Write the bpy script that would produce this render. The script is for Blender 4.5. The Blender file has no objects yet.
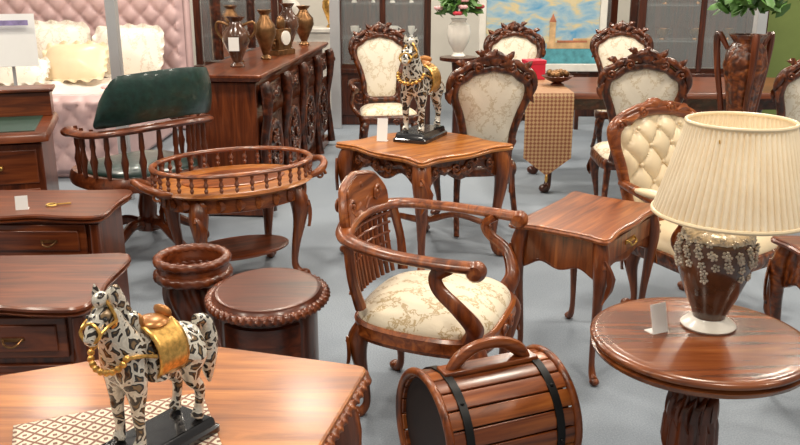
import bpy, bmesh, math, random
from mathutils import Vector, Matrix
random.seed(3)
sc=bpy.context.scene; COL=sc.collection
pi=math.pi; cos=math.cos; sin=math.sin
# ------------------------------------------------------------ materials
def newmat(name):
    m=bpy.data.materials.new(name); m.use_nodes=True
    nt=m.node_tree; b=nt.nodes['Principled BSDF']
    return m,nt,b
def ramp(nt,fac,stops):
    r=nt.nodes.new('ShaderNodeValToRGB')
    e=r.color_ramp.elements
    while len(e)<len(stops): e.new(.5)
    for i,(p,c) in enumerate(stops):
        e[i].position=p; e[i].color=(c[0],c[1],c[2],1)
    nt.links.new(fac,r.inputs[0]); return r
def coords(nt,scale=(1,1,1),kind='Object',rot=(0,0,0)):
    tc=nt.nodes.new('ShaderNodeTexCoord'); mp=nt.nodes.new('ShaderNodeMapping')
    mp.inputs['Scale'].default_value=scale; mp.inputs['Rotation'].default_value=rot
    nt.links.new(tc.outputs[kind],mp.inputs[0]); return mp.outputs[0]
def noise(nt,vec,scale,detail=4,dist=0,rough=.55):
    n=nt.nodes.new('ShaderNodeTexNoise'); n.inputs['Scale'].default_value=scale
    n.inputs['Detail'].default_value=detail; n.inputs['Distortion'].default_value=dist
    n.inputs['Roughness'].default_value=rough
    nt.links.new(vec,n.inputs['Vector']); return n
def bump(nt,b,h,strength=.2,dist=.01):
    bp=nt.nodes.new('ShaderNodeBump'); bp.inputs['Strength'].default_value=strength
    bp.inputs['Distance'].default_value=dist
    nt.links.new(h,bp.inputs['Height']); nt.links.new(bp.outputs[0],b.inputs['Normal'])
def mult(nt,a,b_,f=1.0):
    mx=nt.nodes.new('ShaderNodeMix'); mx.data_type='RGBA'; mx.blend_type='MULTIPLY'; mx.inputs[0].default_value=f
    nt.links.new(a,mx.inputs[6]); nt.links.new(b_,mx.inputs[7]); return mx.outputs[2]
def wood(name,dark,mid,light,axis='x',rough=.32,coat=.25,k=1.0,rot=0,carve=0):
    m,nt,b=newmat(name)
    s={'x':(1.5,18,18),'y':(18,1.5,18),'z':(18,18,1.5)}[axis]
    v=coords(nt,tuple(q*k for q in s),rot=(0,0,rot))
    n=noise(nt,v,1.6,6,.9,.6)
    r=ramp(nt,n.outputs[0],[(.3,dark),(.5,mid),(.7,light)])
    n2=noise(nt,coords(nt,(2.2,2.2,2.2)),1.5,2)
    r2=ramp(nt,n2.outputs[0],[(.3,(.64,.55,.48)),(.7,(1,1,1))])
    c=mult(nt,r.outputs[0],r2.outputs[0],.8)
    b.inputs['Roughness'].default_value=rough
    b.inputs['Coat Weight'].default_value=coat; b.inputs['Coat Roughness'].default_value=.15
    b.inputs['Coat Tint'].default_value=(1,.9,.75,1)
    if carve:
        vo=nt.nodes.new('ShaderNodeTexVoronoi'); vo.feature='SMOOTH_F1'; vo.inputs['Scale'].default_value=carve
        nn=noise(nt,coords(nt),12,2)
        mv=nt.nodes.new('ShaderNodeMix'); mv.data_type='VECTOR'; mv.inputs[0].default_value=.06
        nt.links.new(coords(nt),mv.inputs[4]); nt.links.new(nn.outputs['Color'],mv.inputs[5]); nt.links.new(mv.outputs[1],vo.inputs['Vector'])
        r3=ramp(nt,vo.outputs['Distance'],[(.05,(1.0,1.0,1.0)),(.35,(.75,.72,.7)),(.62,(.18,.12,.1))])  # crevice shade painted into the wood colour where the carving bump dips
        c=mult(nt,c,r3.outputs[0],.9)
        inv=nt.nodes.new('ShaderNodeMath'); inv.operation='SUBTRACT'; inv.inputs[0].default_value=1; nt.links.new(vo.outputs['Distance'],inv.inputs[1])
        bump(nt,b,inv.outputs[0],.7,.010)
    else: bump(nt,b,n.outputs[0],.06,.002)
    nt.links.new(c,b.inputs['Base Color'])
    return m
def plain(name,col,rough=.5,metal=0,var=.15,scale=8,coat=0,bmp=0):
    m,nt,b=newmat(name)
    n=noise(nt,coords(nt),scale,4)
    r=ramp(nt,n.outputs[0],[(.3,tuple(c*(1-var) for c in col)),(.7,tuple(min(1,c*(1+var)) for c in col))])
    nt.links.new(r.outputs[0],b.inputs['Base Color'])
    b.inputs['Roughness'].default_value=rough; b.inputs['Metallic'].default_value=metal
    b.inputs['Coat Weight'].default_value=coat
    if bmp: bump(nt,b,n.outputs[0],bmp,.01)
    return m
def mathf(nt):
    def M(op,a,bb=None):
        q=nt.nodes.new('ShaderNodeMath'); q.operation=op
        for i,x in enumerate((a,bb)):
            if x is None: continue
            if isinstance(x,(int,float)): q.inputs[i].default_value=x
            else: nt.links.new(x,q.inputs[i])
        return q.outputs[0]
    return M
def brocade(name,base,pat,scale=9,plane='xy',sheen=.3):
    m,nt,b=newmat(name)
    v=coords(nt)
    sx=nt.nodes.new('ShaderNodeSeparateXYZ'); nt.links.new(v,sx.inputs[0])
    M=mathf(nt)
    X=sx.outputs[0]; Y=sx.outputs[1] if plane=='xy' else sx.outputs[2]
    ax=M('ABSOLUTE',X)
    a=M('MULTIPLY',ax,scale*4.2); c=M('MULTIPLY',Y,scale*4.2)
    s1=M('MULTIPLY',M('SINE',a),M('COSINE',c))
    s2=M('SINE',M('ADD',M('MULTIPLY',a,2.3),M('MULTIPLY',M('SINE',M('MULTIPLY',c,1.0)),2.2)))
    n=noise(nt,v,scale*6,4,1.4)
    t=M('ADD',M('ADD',s1,M('MULTIPLY',s2,.6)),M('MULTIPLY',M('SUBTRACT',n.outputs[0],.5),4.0))
    r=ramp(nt,t,[(.16,base),(.34,pat),(.62,pat),(.84,base)])
    nt.links.new(r.outputs[0],b.inputs['Base Color'])
    b.inputs['Roughness'].default_value=.5; b.inputs['Sheen Weight'].default_value=sheen
    bump(nt,b,t,.12,.003)
    return m
dk,md,lt=(.070,.014,.003),(.25,.062,.012),(.44,.14,.030)
WX=wood('walnut_grain_long',dk,md,lt,'x')
WZ=wood('walnut_grain_upright',(.055,.012,.003),(.21,.050,.010),(.38,.115,.025),'z')
GT=wood('golden_walnut_top',(.20,.052,.009),(.46,.155,.027),(.63,.26,.056),'x',.36,.15,.8,rot=.9)
DX=wood('dark_mahogany_long',(.020,.004,.002),(.085,.017,.005),(.155,.036,.011),'x')
DZ=wood('dark_mahogany_upright',(.016,.004,.002),(.07,.015,.005),(.135,.031,.010),'z')
RX=wood('red_walnut_long',(.055,.011,.003),(.165,.038,.010),(.28,.075,.020),'x')
RZ=wood('red_walnut_upright',(.038,.008,.003),(.125,.028,.008),(.22,.055,.016),'z')
CH=wood('chair_walnut',(.04,.009,.003),(.16,.037,.008),(.30,.082,.019),'z',.28,.3,carve=34)
CARV=wood('carved_walnut',(.06,.013,.003),(.23,.058,.012),(.41,.13,.028),'x',.3,.3,carve=42)
DCARV=wood('carved_dark_mahogany',(.025,.005,.002),(.10,.022,.007),(.20,.048,.015),'x',.3,.35,carve=26)
CREAM=brocade('cream_brocade_flat',(.80,.70,.52),(.50,.36,.18),7,'xy')
CREAMZ=brocade('cream_brocade_upright',(.80,.72,.58),(.63,.52,.36),6,'xz')
SATIN=plain('cream_satin',(.78,.63,.41),.36,0,.08,5)
LEATHER=plain('green_leather',(.007,.032,.025),.33,0,.35,30,.2,.15)
GREENTOP=plain('green_leather_inlay',(.015,.05,.035),.4,0,.2,30)
BLACK=plain('black_lacquer',(.01,.01,.012),.2,0,.2,8,.6)
IRON=plain('black_iron',(.015,.015,.015),.4,.7,.2,10)
GOLD=plain('antique_gold',(.70,.40,.11),.32,.85,.35,40)
BRONZE=plain('dark_bronze',(.20,.10,.04),.35,.8,.5,18)
SILVERL=plain('silvered_glaze',(.62,.56,.47),.3,.4,.4,70)
BRASS=plain('brass',(.65,.42,.12),.3,1,.15,20)
STEEL=plain('brushed_metal',(.62,.63,.64),.3,.5,.05,8)
PAPER=plain('white_card',(.85,.85,.83),.6,0,.03,5)
WHITE=plain('cream_white_glaze',(.84,.80,.72),.3,0,.08,10,.3)
BROWNC=plain('brown_glazed_ceramic',(.09,.034,.015),.2,0,.7,9,.6)
PINK=plain('pink_quilted_satin',(.62,.42,.41),.4,0,.08,5)
PILLOW=brocade('ivory_pillow_damask',(.80,.73,.63),(.66,.56,.45),5,'xy')
SHEET=plain('ivory_bedding',(.78,.71,.63),.55,0,.1,4)
LEAF=plain('leaf_green',(.07,.17,.03),.5,0,.5,12)
RED=plain('red_petals',(.55,.03,.05),.5,0,.3,12)
PINKF=plain('pale_petals',(.8,.45,.45),.5,0,.2,12)
REDBOX=plain('red_gift_paper',(.6,.02,.05),.4,0,.1,5)
WALLM=plain('cream_wall_paint',(.72,.68,.60),.7,0,.03,2)
DARKI=plain('painted_interior_shade',(.015,.006,.004),.6,0,.3,8)
WATERB=plain('painted_water',(.10,.36,.42),.5,0,.35,14)
BRICK=plain('painted_terracotta',(.45,.16,.08),.6,0,.3,14)
OCHRE=plain('painted_ochre',(.62,.40,.2),.6,0,.3,14)
GREENW=plain('olive_green_wall',(.20,.26,.07),.7,0,.1,3)
def glassmat():
    m,nt,b=newmat('cabinet_glass')
    b.inputs['Base Color'].default_value=(.8,.88,.88,1); b.inputs['Roughness'].default_value=.05
    b.inputs['Alpha'].default_value=.10; b.inputs['Specular IOR Level'].default_value=.6
    return m
GLASS=glassmat()
def shademat():
    m,nt,b=newmat('pleated_cream_fabric')
    n=noise(nt,coords(nt),12,3)
    r=ramp(nt,n.outputs[0],[(.3,(.80,.68,.50)),(.7,(.87,.77,.60))])
    nt.links.new(r.outputs[0],b.inputs['Base Color']); b.inputs['Roughness'].default_value=.7
    tr=nt.nodes.new('ShaderNodeBsdfTranslucent'); nt.links.new(r.outputs[0],tr.inputs[0])
    ms=nt.nodes.new('ShaderNodeMixShader'); ms.inputs[0].default_value=.18
    out=nt.nodes['Material Output']
    nt.links.new(b.outputs[0],ms.inputs[1]); nt.links.new(tr.outputs[0],ms.inputs[2]); nt.links.new(ms.outputs[0],out.inputs[0])
    return m
SHADE=shademat()
def mosaic():
    m,nt,b=newmat('mosaic_zebra_glaze')
    v=coords(nt,(1,1,1))
    n=noise(nt,v,9,2)
    mx=nt.nodes.new('ShaderNodeMix'); mx.data_type='VECTOR'; mx.inputs[0].default_value=.12
    nt.links.new(v,mx.inputs[4]); nt.links.new(n.outputs['Color'],mx.inputs[5])
    vo=nt.nodes.new('ShaderNodeTexVoronoi'); vo.feature='DISTANCE_TO_EDGE'; vo.inputs['Scale'].default_value=19
    nt.links.new(mx.outputs[1],vo.inputs['Vector'])
    r=ramp(nt,vo.outputs['Distance'],[(.0,(.62,.58,.50)),(.11,(.80,.76,.66)),(.15,(.03,.022,.018)),(.28,(.025,.02,.016)),(.36,(.24,.15,.07))])
    nt.links.new(r.outputs[0],b.inputs['Base Color']); b.inputs['Roughness'].default_value=.18
    b.inputs['Coat Weight'].default_value=.6; b.inputs['Metallic'].default_value=.25
    bump(nt,b,vo.outputs['Distance'],.5,.004)
    return m
MOSAIC=mosaic()
def latticecloth():
    m,nt,b=newmat('lace_lattice_cloth'); M=mathf(nt)
    sx=nt.nodes.new('ShaderNodeSeparateXYZ'); nt.links.new(coords(nt,rot=(0,0,pi/4)),sx.inputs[0])
    px=M('PINGPONG',sx.outputs[0],.0125); py=M('PINGPONG',sx.outputs[1],.0125)
    mx=M('MAXIMUM',px,py); mn=M('ADD',px,py)
    f=M('ADD',M('GREATER_THAN',mx,.0098),M('LESS_THAN',mn,.0055))
    r=ramp(nt,f,[(0,(.74,.65,.51)),(.5,(.24,.11,.075))])
    nt.links.new(r.outputs[0],b.inputs['Base Color']); b.inputs['Roughness'].default_value=.7
    return m
NAPKIN=latticecloth()
def lattice(name,c1,c2,scale=60,rot=pi/4):
    m,nt,b=newmat(name)
    ck=nt.nodes.new('ShaderNodeTexChecker'); ck.inputs['Scale'].default_value=scale
    ck.inputs['Color1'].default_value=(*c1,1); ck.inputs['Color2'].default_value=(*c2,1)
    nt.links.new(coords(nt,rot=rot if isinstance(rot,tuple) else (0,0,rot)),ck.inputs[0]); nt.links.new(ck.outputs[0],b.inputs['Base Color'])
    b.inputs['Roughness'].default_value=.6
    return m
RUNNER=lattice('gold_check_runner',(.48,.30,.15),(.24,.085,.04),52,(0,pi/4,0))
def carpetmat():
    m,nt,b=newmat('grey_blue_carpet')
    v=coords(nt)
    n=noise(nt,v,160,3); n2=noise(nt,v,.9,3)
    r=ramp(nt,n.outputs[0],[(.3,(.235,.268,.305)),(.7,(.345,.388,.435))])
    r2=ramp(nt,n2.outputs[0],[(.3,(.8,.82,.85)),(.7,(1,1,1))])
    nt.links.new(mult(nt,r.outputs[0],r2.outputs[0]),b.inputs['Base Color']); b.inputs['Roughness'].default_value=.95
    bump(nt,b,n.outputs[0],.4,.004)
    return m
CARPET=carpetmat()
def skymat():
    m,nt,b=newmat('painted_sky')
    n=noise(nt,coords(nt,(3,3,6)),1.6,5,.5)
    r=ramp(nt,n.outputs[0],[(.3,(.10,.34,.58)),(.5,(.36,.52,.60)),(.62,(.70,.58,.32)),(.8,(.72,.65,.5))])
    nt.links.new(r.outputs[0],b.inputs['Base Color']); b.inputs['Roughness'].default_value=.5
    return m
SKY=skymat()
# ------------------------------------------------------------ geometry builder
def cat(pts,sub=6,closed=False):
    P=[Vector(p) for p in pts]; n=len(P); out=[]
    rng=n if closed else n-1
    for i in range(rng):
        if closed: a,b,c,d=P[(i-1)%n],P[i],P[(i+1)%n],P[(i+2)%n]
        else: a,b,c,d=P[max(i-1,0)],P[i],P[i+1],P[min(i+2,n-1)]
        for k in range(sub):
            t=k/sub
            out.append(.5*((2*b)+(c-a)*t+(2*a-5*b+4*c-d)*t*t+(3*b-a-3*c+d)*t**3))
    if not closed: out.append(P[-1].copy())
    return out
def catf(vals,sub,closed=False):
    return [v[0] for v in cat([Vector((x,0,0)) for x in vals],sub,closed)]
class G:
    def __init__(s): s.v=[]; s.f=[]; s.mi=[]; s.M=Matrix.Identity(4); s.m=0
    def add(s,vs,fs):
        o=len(s.v); s.v+= [s.M@Vector(v) for v in vs]
        s.f+= [tuple(i+o for i in f) for f in fs]; s.mi+= [s.m]*len(fs); return s
    def box(s,size,c=(0,0,0),rz=0,R=None):
        x,y,z=[q/2 for q in size]
        Mr=R if R is not None else Matrix.Rotation(rz,3,'Z')
        vs=[Vector(c)+Mr@Vector((a*x,b*y,d*z)) for d in(-1,1) for b in(-1,1) for a in(-1,1)]
        return s.add(vs,[(0,2,3,1),(4,5,7,6),(0,1,5,4),(2,6,7,3),(0,4,6,2),(1,3,7,5)])
    def rings(s,R,closed_u=True,capa=True,capb=True,loop=False):
        n=len(R[0]); vs=[p for r in R for p in r]; fs=[]
        m=len(R)
        for i in range(m if loop else m-1):
            for j in range(n if closed_u else n-1):
                a=i*n+j; b=i*n+(j+1)%n; c=((i+1)%m)*n+(j+1)%n; d=((i+1)%m)*n+j
                fs.append((a,b,c,d))
        if not loop:
            if capa: fs.append(tuple(range(n))[::-1])
            if capb: fs.append(tuple(range((m-1)*n,m*n)))
        return s.add(vs,fs)
    def lathe(s,prof,c=(0,0,0),seg=28,ax=None,lob=0,amp=0,tw=0):
        R=[]; C=Vector(c)
        for r,z in prof:
            ring=[]
            for j in range(seg):
                a=2*pi*j/seg
                rr=max(r,1e-4)*(1+(amp*cos(lob*a+tw*z) if lob else 0))
                p=Vector((rr*cos(a),rr*sin(a),z))
                if ax: p=ax@p
                ring.append(C+p)
            R.append(ring)
        return s.rings(R)
    def ell(s,c,r,seg=12,rg=8,R=None):
        if isinstance(r,(int,float)): r=(r,r,r)
        rr=[]
        for i in range(rg+1):
            t=-pi/2+pi*i/rg; k=max(cos(t),.02)
            ring=[]
            for j in range(seg):
                a=2*pi*j/seg
                p=Vector((r[0]*k*cos(a),r[1]*k*sin(a),r[2]*sin(t)))
                if R is not None: p=R@p
                ring.append(Vector(c)+p)
            rr.append(ring)
        return s.rings(rr)
    def tube(s,pts,r,seg=10,sub=6,flat=(1,1),up=None,closed=False,lobes=0,twist=0,amp=.2):
        n=len(pts)
        P=cat(pts,sub,closed)
        if isinstance(r,(int,float)): rad=[r]*len(P)
        else: rad=catf(r,sub,closed)
        m=len(P); T=[]
        for i in range(m):
            a=P[(i-1)%m] if (closed or i>0) else P[i]
            b=P[(i+1)%m] if (closed or i<m-1) else P[i]
            t=b-a; t=t.normalized() if t.length>1e-9 else Vector((0,0,1)); T.append(t)
        u=Vector(up) if up else None
        N=None; R=[]
        for i in range(m):
            t=T[i]
            if u is not None:
                sd=t.cross(u)
                if sd.length<1e-4: sd=Vector((1,0,0))
                sd.normalize(); nn=sd.cross(t).normalized()
            else:
                if N is None:
                    N=t.orthogonal().normalized()
                else:
                    N=(N-t*N.dot(t)); N=N.normalized() if N.length>1e-6 else t.orthogonal().normalized()
                sd=N; nn=t.cross(N).normalized()
            ring=[]
            for j in range(seg):
                a=2*pi*j/seg
                rr=rad[i]*(1+(amp*cos(lobes*(a+twist*i)) if lobes else 0))
                ring.append(P[i]+sd*cos(a)*rr*flat[0]+nn*sin(a)*rr*flat[1])
            R.append(ring)
        return s.rings(R,loop=closed)
    def loft(s,outline,prof):
        O=[Vector((p[0],p[1])) for p in outline]; n=len(O); Nn=[]
        for i in range(n):
            t=O[(i+1)%n]-O[i-1]; t=t.normalized(); Nn.append(Vector((-t.y,t.x)))
        R=[]
        prof=[(prof[0][0]+.004,prof[0][1])]+list(prof)+[(prof[-1][0]+.004,prof[-1][1])]
        for ins,z in prof:
            R.append([Vector((O[i].x+Nn[i].x*ins,O[i].y+Nn[i].y*ins,z)) for i in range(n)])
        return s.rings(R)
    def puff(s,outline,z0,h,rings=9,c=None,disp=None,under=.01):
        O=[Vector((p[0],p[1])) for p in outline]; n=len(O)
        C=Vector(c) if c else sum(O,Vector((0,0)))/n
        R=[[Vector((o.x,o.y,z0-under)) for o in O]]
        for k in range(rings):
            sc_=1-k/rings; sc_=sin(sc_*pi/2)**.9 if rings<15 else sc_
            ring=[]
            for o in O:
                q=C+(o-C)*sc_
                z=z0+h*(max(0,1-sc_**3.2))**.6
                if disp: z+=disp(q.x,q.y)*min(1,(1-sc_)*6)
                ring.append(Vector((q.x,q.y,z)))
            R.append(ring)
        return s.rings(R)
    def wavy(s,p0,p1,zt,fn,th=.018,n=24):
        p0=Vector(p0);p1=Vector(p1); d=(p1-p0); nn=Vector((-d.y,d.x)).normalized()*th/2
        R=[]
        for i in range(n+1):
            t=i/n; q=p0+d*t; zb=zt-fn(t)
            R.append([Vector((q.x+nn.x,q.y+nn.y,zt)),Vector((q.x-nn.x,q.y-nn.y,zt)),Vector((q.x-nn.x,q.y-nn.y,zb)),Vector((q.x+nn.x,q.y+nn.y,zb))])
        s.rings(R)
        s.tube([(r[2]+r[3])/2 for r in R][::2],th*.55,6,2); return s
    def scroll(s,c,r0,turns=1.3,thick=.01,R=None,dirn=1,a0=0,grow=.25):
        pts=[];rad=[]; n=int(8*turns)+2
        for i in range(n):
            t=i/(n-1); a=a0+dirn*2*pi*turns*t; r=r0*(grow+(1-grow)*(1-t))
            p=Vector((r*cos(a),0,r*sin(a)))
            if R is not None: p=R@p
            pts.append(Vector(c)+p); rad.append(thick*(1-.4*t))
        s.tube(pts,rad,seg=7,sub=3); s.ell(pts[-1],thick*1.3,8,6); return s
    def leaf(s,c,L,w,ang,R=None,th=.008):
        n=7; rr=[]
        d=Vector((cos(ang),0,sin(ang))); q=Vector((-sin(ang),0,cos(ang)))
        for i in range(n+1):
            t=i/n; ww=w*sin(pi*min(.98,t*.9+.08))**.8*(1+.18*(i%2)); 
            ctr=d*L*t+q*L*.18*sin(pi*t); nrm=Vector((0,-1,0))
            ring=[ctr-q*ww,ctr+nrm*th,ctr+q*ww,ctr-nrm*th*.5]
            if R is not None: ring=[R@p for p in ring]
            rr.append([Vector(c)+p for p in ring])
        return s.rings(rr)
def part(name,g,mat,parent=None,loc=(0,0,0),bevel=0,smooth=True,label=None,sub=0,ang=40,rz=0):
    me=bpy.data.meshes.new(name); me.from_pydata([tuple(v) for v in g.v],[],g.f)
    mats=mat if isinstance(mat,(list,tuple)) else [mat]
    for m in mats: me.materials.append(m)
    for p,i in zip(me.polygons,g.mi): p.material_index=i
    bm=bmesh.new(); bm.from_mesh(me); bmesh.ops.recalc_face_normals(bm,faces=bm.faces); bm.to_mesh(me); bm.free()
    if smooth:
        me.shade_smooth(); me.set_sharp_from_angle(angle=math.radians(ang))
    o=bpy.data.objects.new(name,me); COL.objects.link(o); o.location=loc; o.rotation_euler[2]=rz
    if bevel:
        b=o.modifiers.new('bevel','BEVEL'); b.width=bevel; b.segments=2; b.limit_method='ANGLE'; b.angle_limit=math.radians(50)
    if sub:
        q=o.modifiers.new('sub','SUBSURF'); q.levels=sub; q.render_levels=sub
    if parent: o.parent=parent
    if label: o['label']=label
    return o
def thing(name,label,cat_,loc=(0,0,0),rz=0,group=None):
    o=bpy.data.objects.new(name,None); o.empty_display_size=.1; COL.objects.link(o)
    o.location=loc; o.rotation_euler[2]=math.radians(rz); o['label']=label; o['category']=cat_
    if group: o['group']=group
    return o
def dup(root,loc,rz,label=None,scale=None):
    def rec(o,par):
        c=o.copy(); COL.objects.link(c)
        if par: c.parent=par
        for k in o.children: rec(k,c)
        return c
    kids=list(root.children)
    r=root.copy(); COL.objects.link(r); r.location=loc; r.rotation_euler[2]=math.radians(rz)
    for k in kids: rec(k,r)
    if label: r['label']=label
    if scale: r.scale=(scale,)*3
    return r
def mirror(pts):
    return [tuple(p) for p in pts]+[(-p[0],p[1]) for p in reversed(pts) if abs(p[0])>1e-6]
def smooth2(pts,sub=6):
    return [(p.x,p.y) for p in cat([(a,b,0) for a,b in pts],sub,True)]
def ellipse(a,b,n=48): return [(a*cos(2*pi*i/n),b*sin(2*pi*i/n)) for i in range(n)]
def cabriole(g,x,y,h,ox,oy,r=.02,k=1.0):
    d=math.hypot(ox,oy); ox/=d; oy/=d; k*=h/.45
    prof=[(0,1,1.5),(.03,.86,1.65),(.025,.65,1.15),(.002,.38,.75),(-.008,.16,.6),(.012,.06,.75),(.04,.035,.85)]
    g.tube([(x+ox*a*k,y+oy*a*k,h*b+.0) for a,b,c in prof],[r*c for a,b,c in prof],seg=10,sub=4)
    g.ell((x+ox*.045*k,y+oy*.045*k,r*.8),(r*1.05,r*1.05,r*.8),10,6)
    Rm=Matrix.Rotation(math.atan2(oy,ox),3,'Z')
    g.scroll((x+ox*.045*k,y+oy*.045*k,h*.84),r*1.1,1.1,r*.4,Rm)
    Rl=Matrix.Rotation(math.atan2(oy,ox)+pi/2,3,'Z')
    g.leaf((x+ox*(.03*k+r*1.5),y+oy*(.03*k+r*1.5),h*.9),h*.3,r*.8,-pi/2,Rl,r*.4)
def leg_part(parent,mat,x,y,h,ox,oy,r=.02,name='leg',k=1.0):
    g=G(); cabriole(g,0,0,h,ox,oy,r,k); return part(name,g,mat,parent,(x,y,0))
def tag(parent_loc,rz=0,size=(.05,.07),label='small white price card'):
    t=thing('price_card',label,'card',parent_loc,rz)
    g=G(); g.box((size[0],.002,size[1]),(0,0,size[1]/2),R=Matrix.Rotation(-.25,3,'X')); g.box((size[0],.03,.002),(0,.012,.001))
    part('card_face',g,PAPER,t); return t
# ------------------------------------------------------------ setting
g=G(); g.box((16,16,.1),(0,6,-.05)); fl=part('floor',g,CARPET); fl['kind']='structure'
g=G(); g.box((16,.1,3.2),(0,11.6,1.6)); w=part('wall_back',g,WALLM); w['kind']='structure'
g=G(); g.box((.1,14,3.2),(-6.2,5,1.6)); w=part('wall_left',g,WALLM); w['kind']='structure'
g=G(); g.box((3.2,.08,3.0),(5.1,9.6,1.5)); w=part('wall_side',g,GREENW); w['kind']='structure'
def post(n,x,y,r=.03):
    g=G(); g.box((r*2,r*2,3.0),(0,0,1.5))
    o=part('trim_%d'%n,g,STEEL,None,(x,y,0),bevel=.004); o['kind']='structure'
post(1,-1.96,6.0,.035); post(2,2.13,5.20,.03); post(3,-.66,8.9,.05)
# ------------------------------------------------------------ foreground table
t=thing('console_table','golden polished walnut table with rope-carved edge','table',(-.55,1.35,0))
O=[(-.071,1.743),(-.485,1.866),(-.95,1.665),(-1.15,1.25),(-1.0,.85),(-.28,.85)]
O=[(x+.55,y-1.35) for x,y in O]
def roundpoly(O,r=.03):
    out=[];n=len(O)
    for i in range(n):
        a,b,c=Vector(O[i-1]),Vector(O[i]),Vector(O[(i+1)%n])
        p=b+(a-b).normalized()*r; q=b+(c-b).normalized()*r
        for k in range(4):
            s_=k/3; out.append(tuple((1-s_)**2*p+2*s_*(1-s_)*b+s_*s_*q))
    return out
RO=roundpoly(O,.025)
g=G(); g.loft(RO,[(.03,.712),(.012,.712),(.012,.735),(.0,.74),(.0,.747),(.004,.75)])
part('table_top',g,GT,t,ang=30)
def densify(P,step):
    out=[]
    for i in range(len(P)):
        a=Vector(P[i]);b=Vector(P[(i+1)%len(P)]); k=max(1,int((b-a).length/step))
        for j in range(k): out.append(a+(b-a)*j/k)
    return out
g=G(); g.tube([(p.x,p.y,.727) for p in densify(RO,.005)],.012,seg=12,sub=1,up=(0,0,1),closed=True,lobes=3,twist=.36,amp=.25)
part('rope_moulding',g,WX,t)
IN=[(p[0]*.86-.0,p[1]*.86) for p in O]
g=G()
for i in range(len(IN)):
    g.wavy(IN[i],IN[(i+1)%len(IN)],.715,lambda s_:.07+.03*cos(2*pi*s_),.02)
part('apron',g,WX,t)
for i in (0,2,4,5):
    x,y=IN[i]; leg_part(t,WZ,x*.95,y*.95,.71,x,y,.032,k=.6)
n=thing('lattice_napkin','cream lace cloth with brown lattice on the table','cloth',(-.475,1.285,.7515),22)
g=G(); R=[]
for i in range(25):
    R.append([Vector((-.18+.36*i/24,-.28+.56*j/24,.0015+.0012*sin(22*(-.18+.36*i/24)+9*j))) for j in range(25)])
g.rings(R,closed_u=False,capa=False,capb=False); o=part('cloth_sheet',g,NAPKIN,n)
sd=o.modifiers.new('s','SOLIDIFY'); sd.thickness=.002
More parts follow.
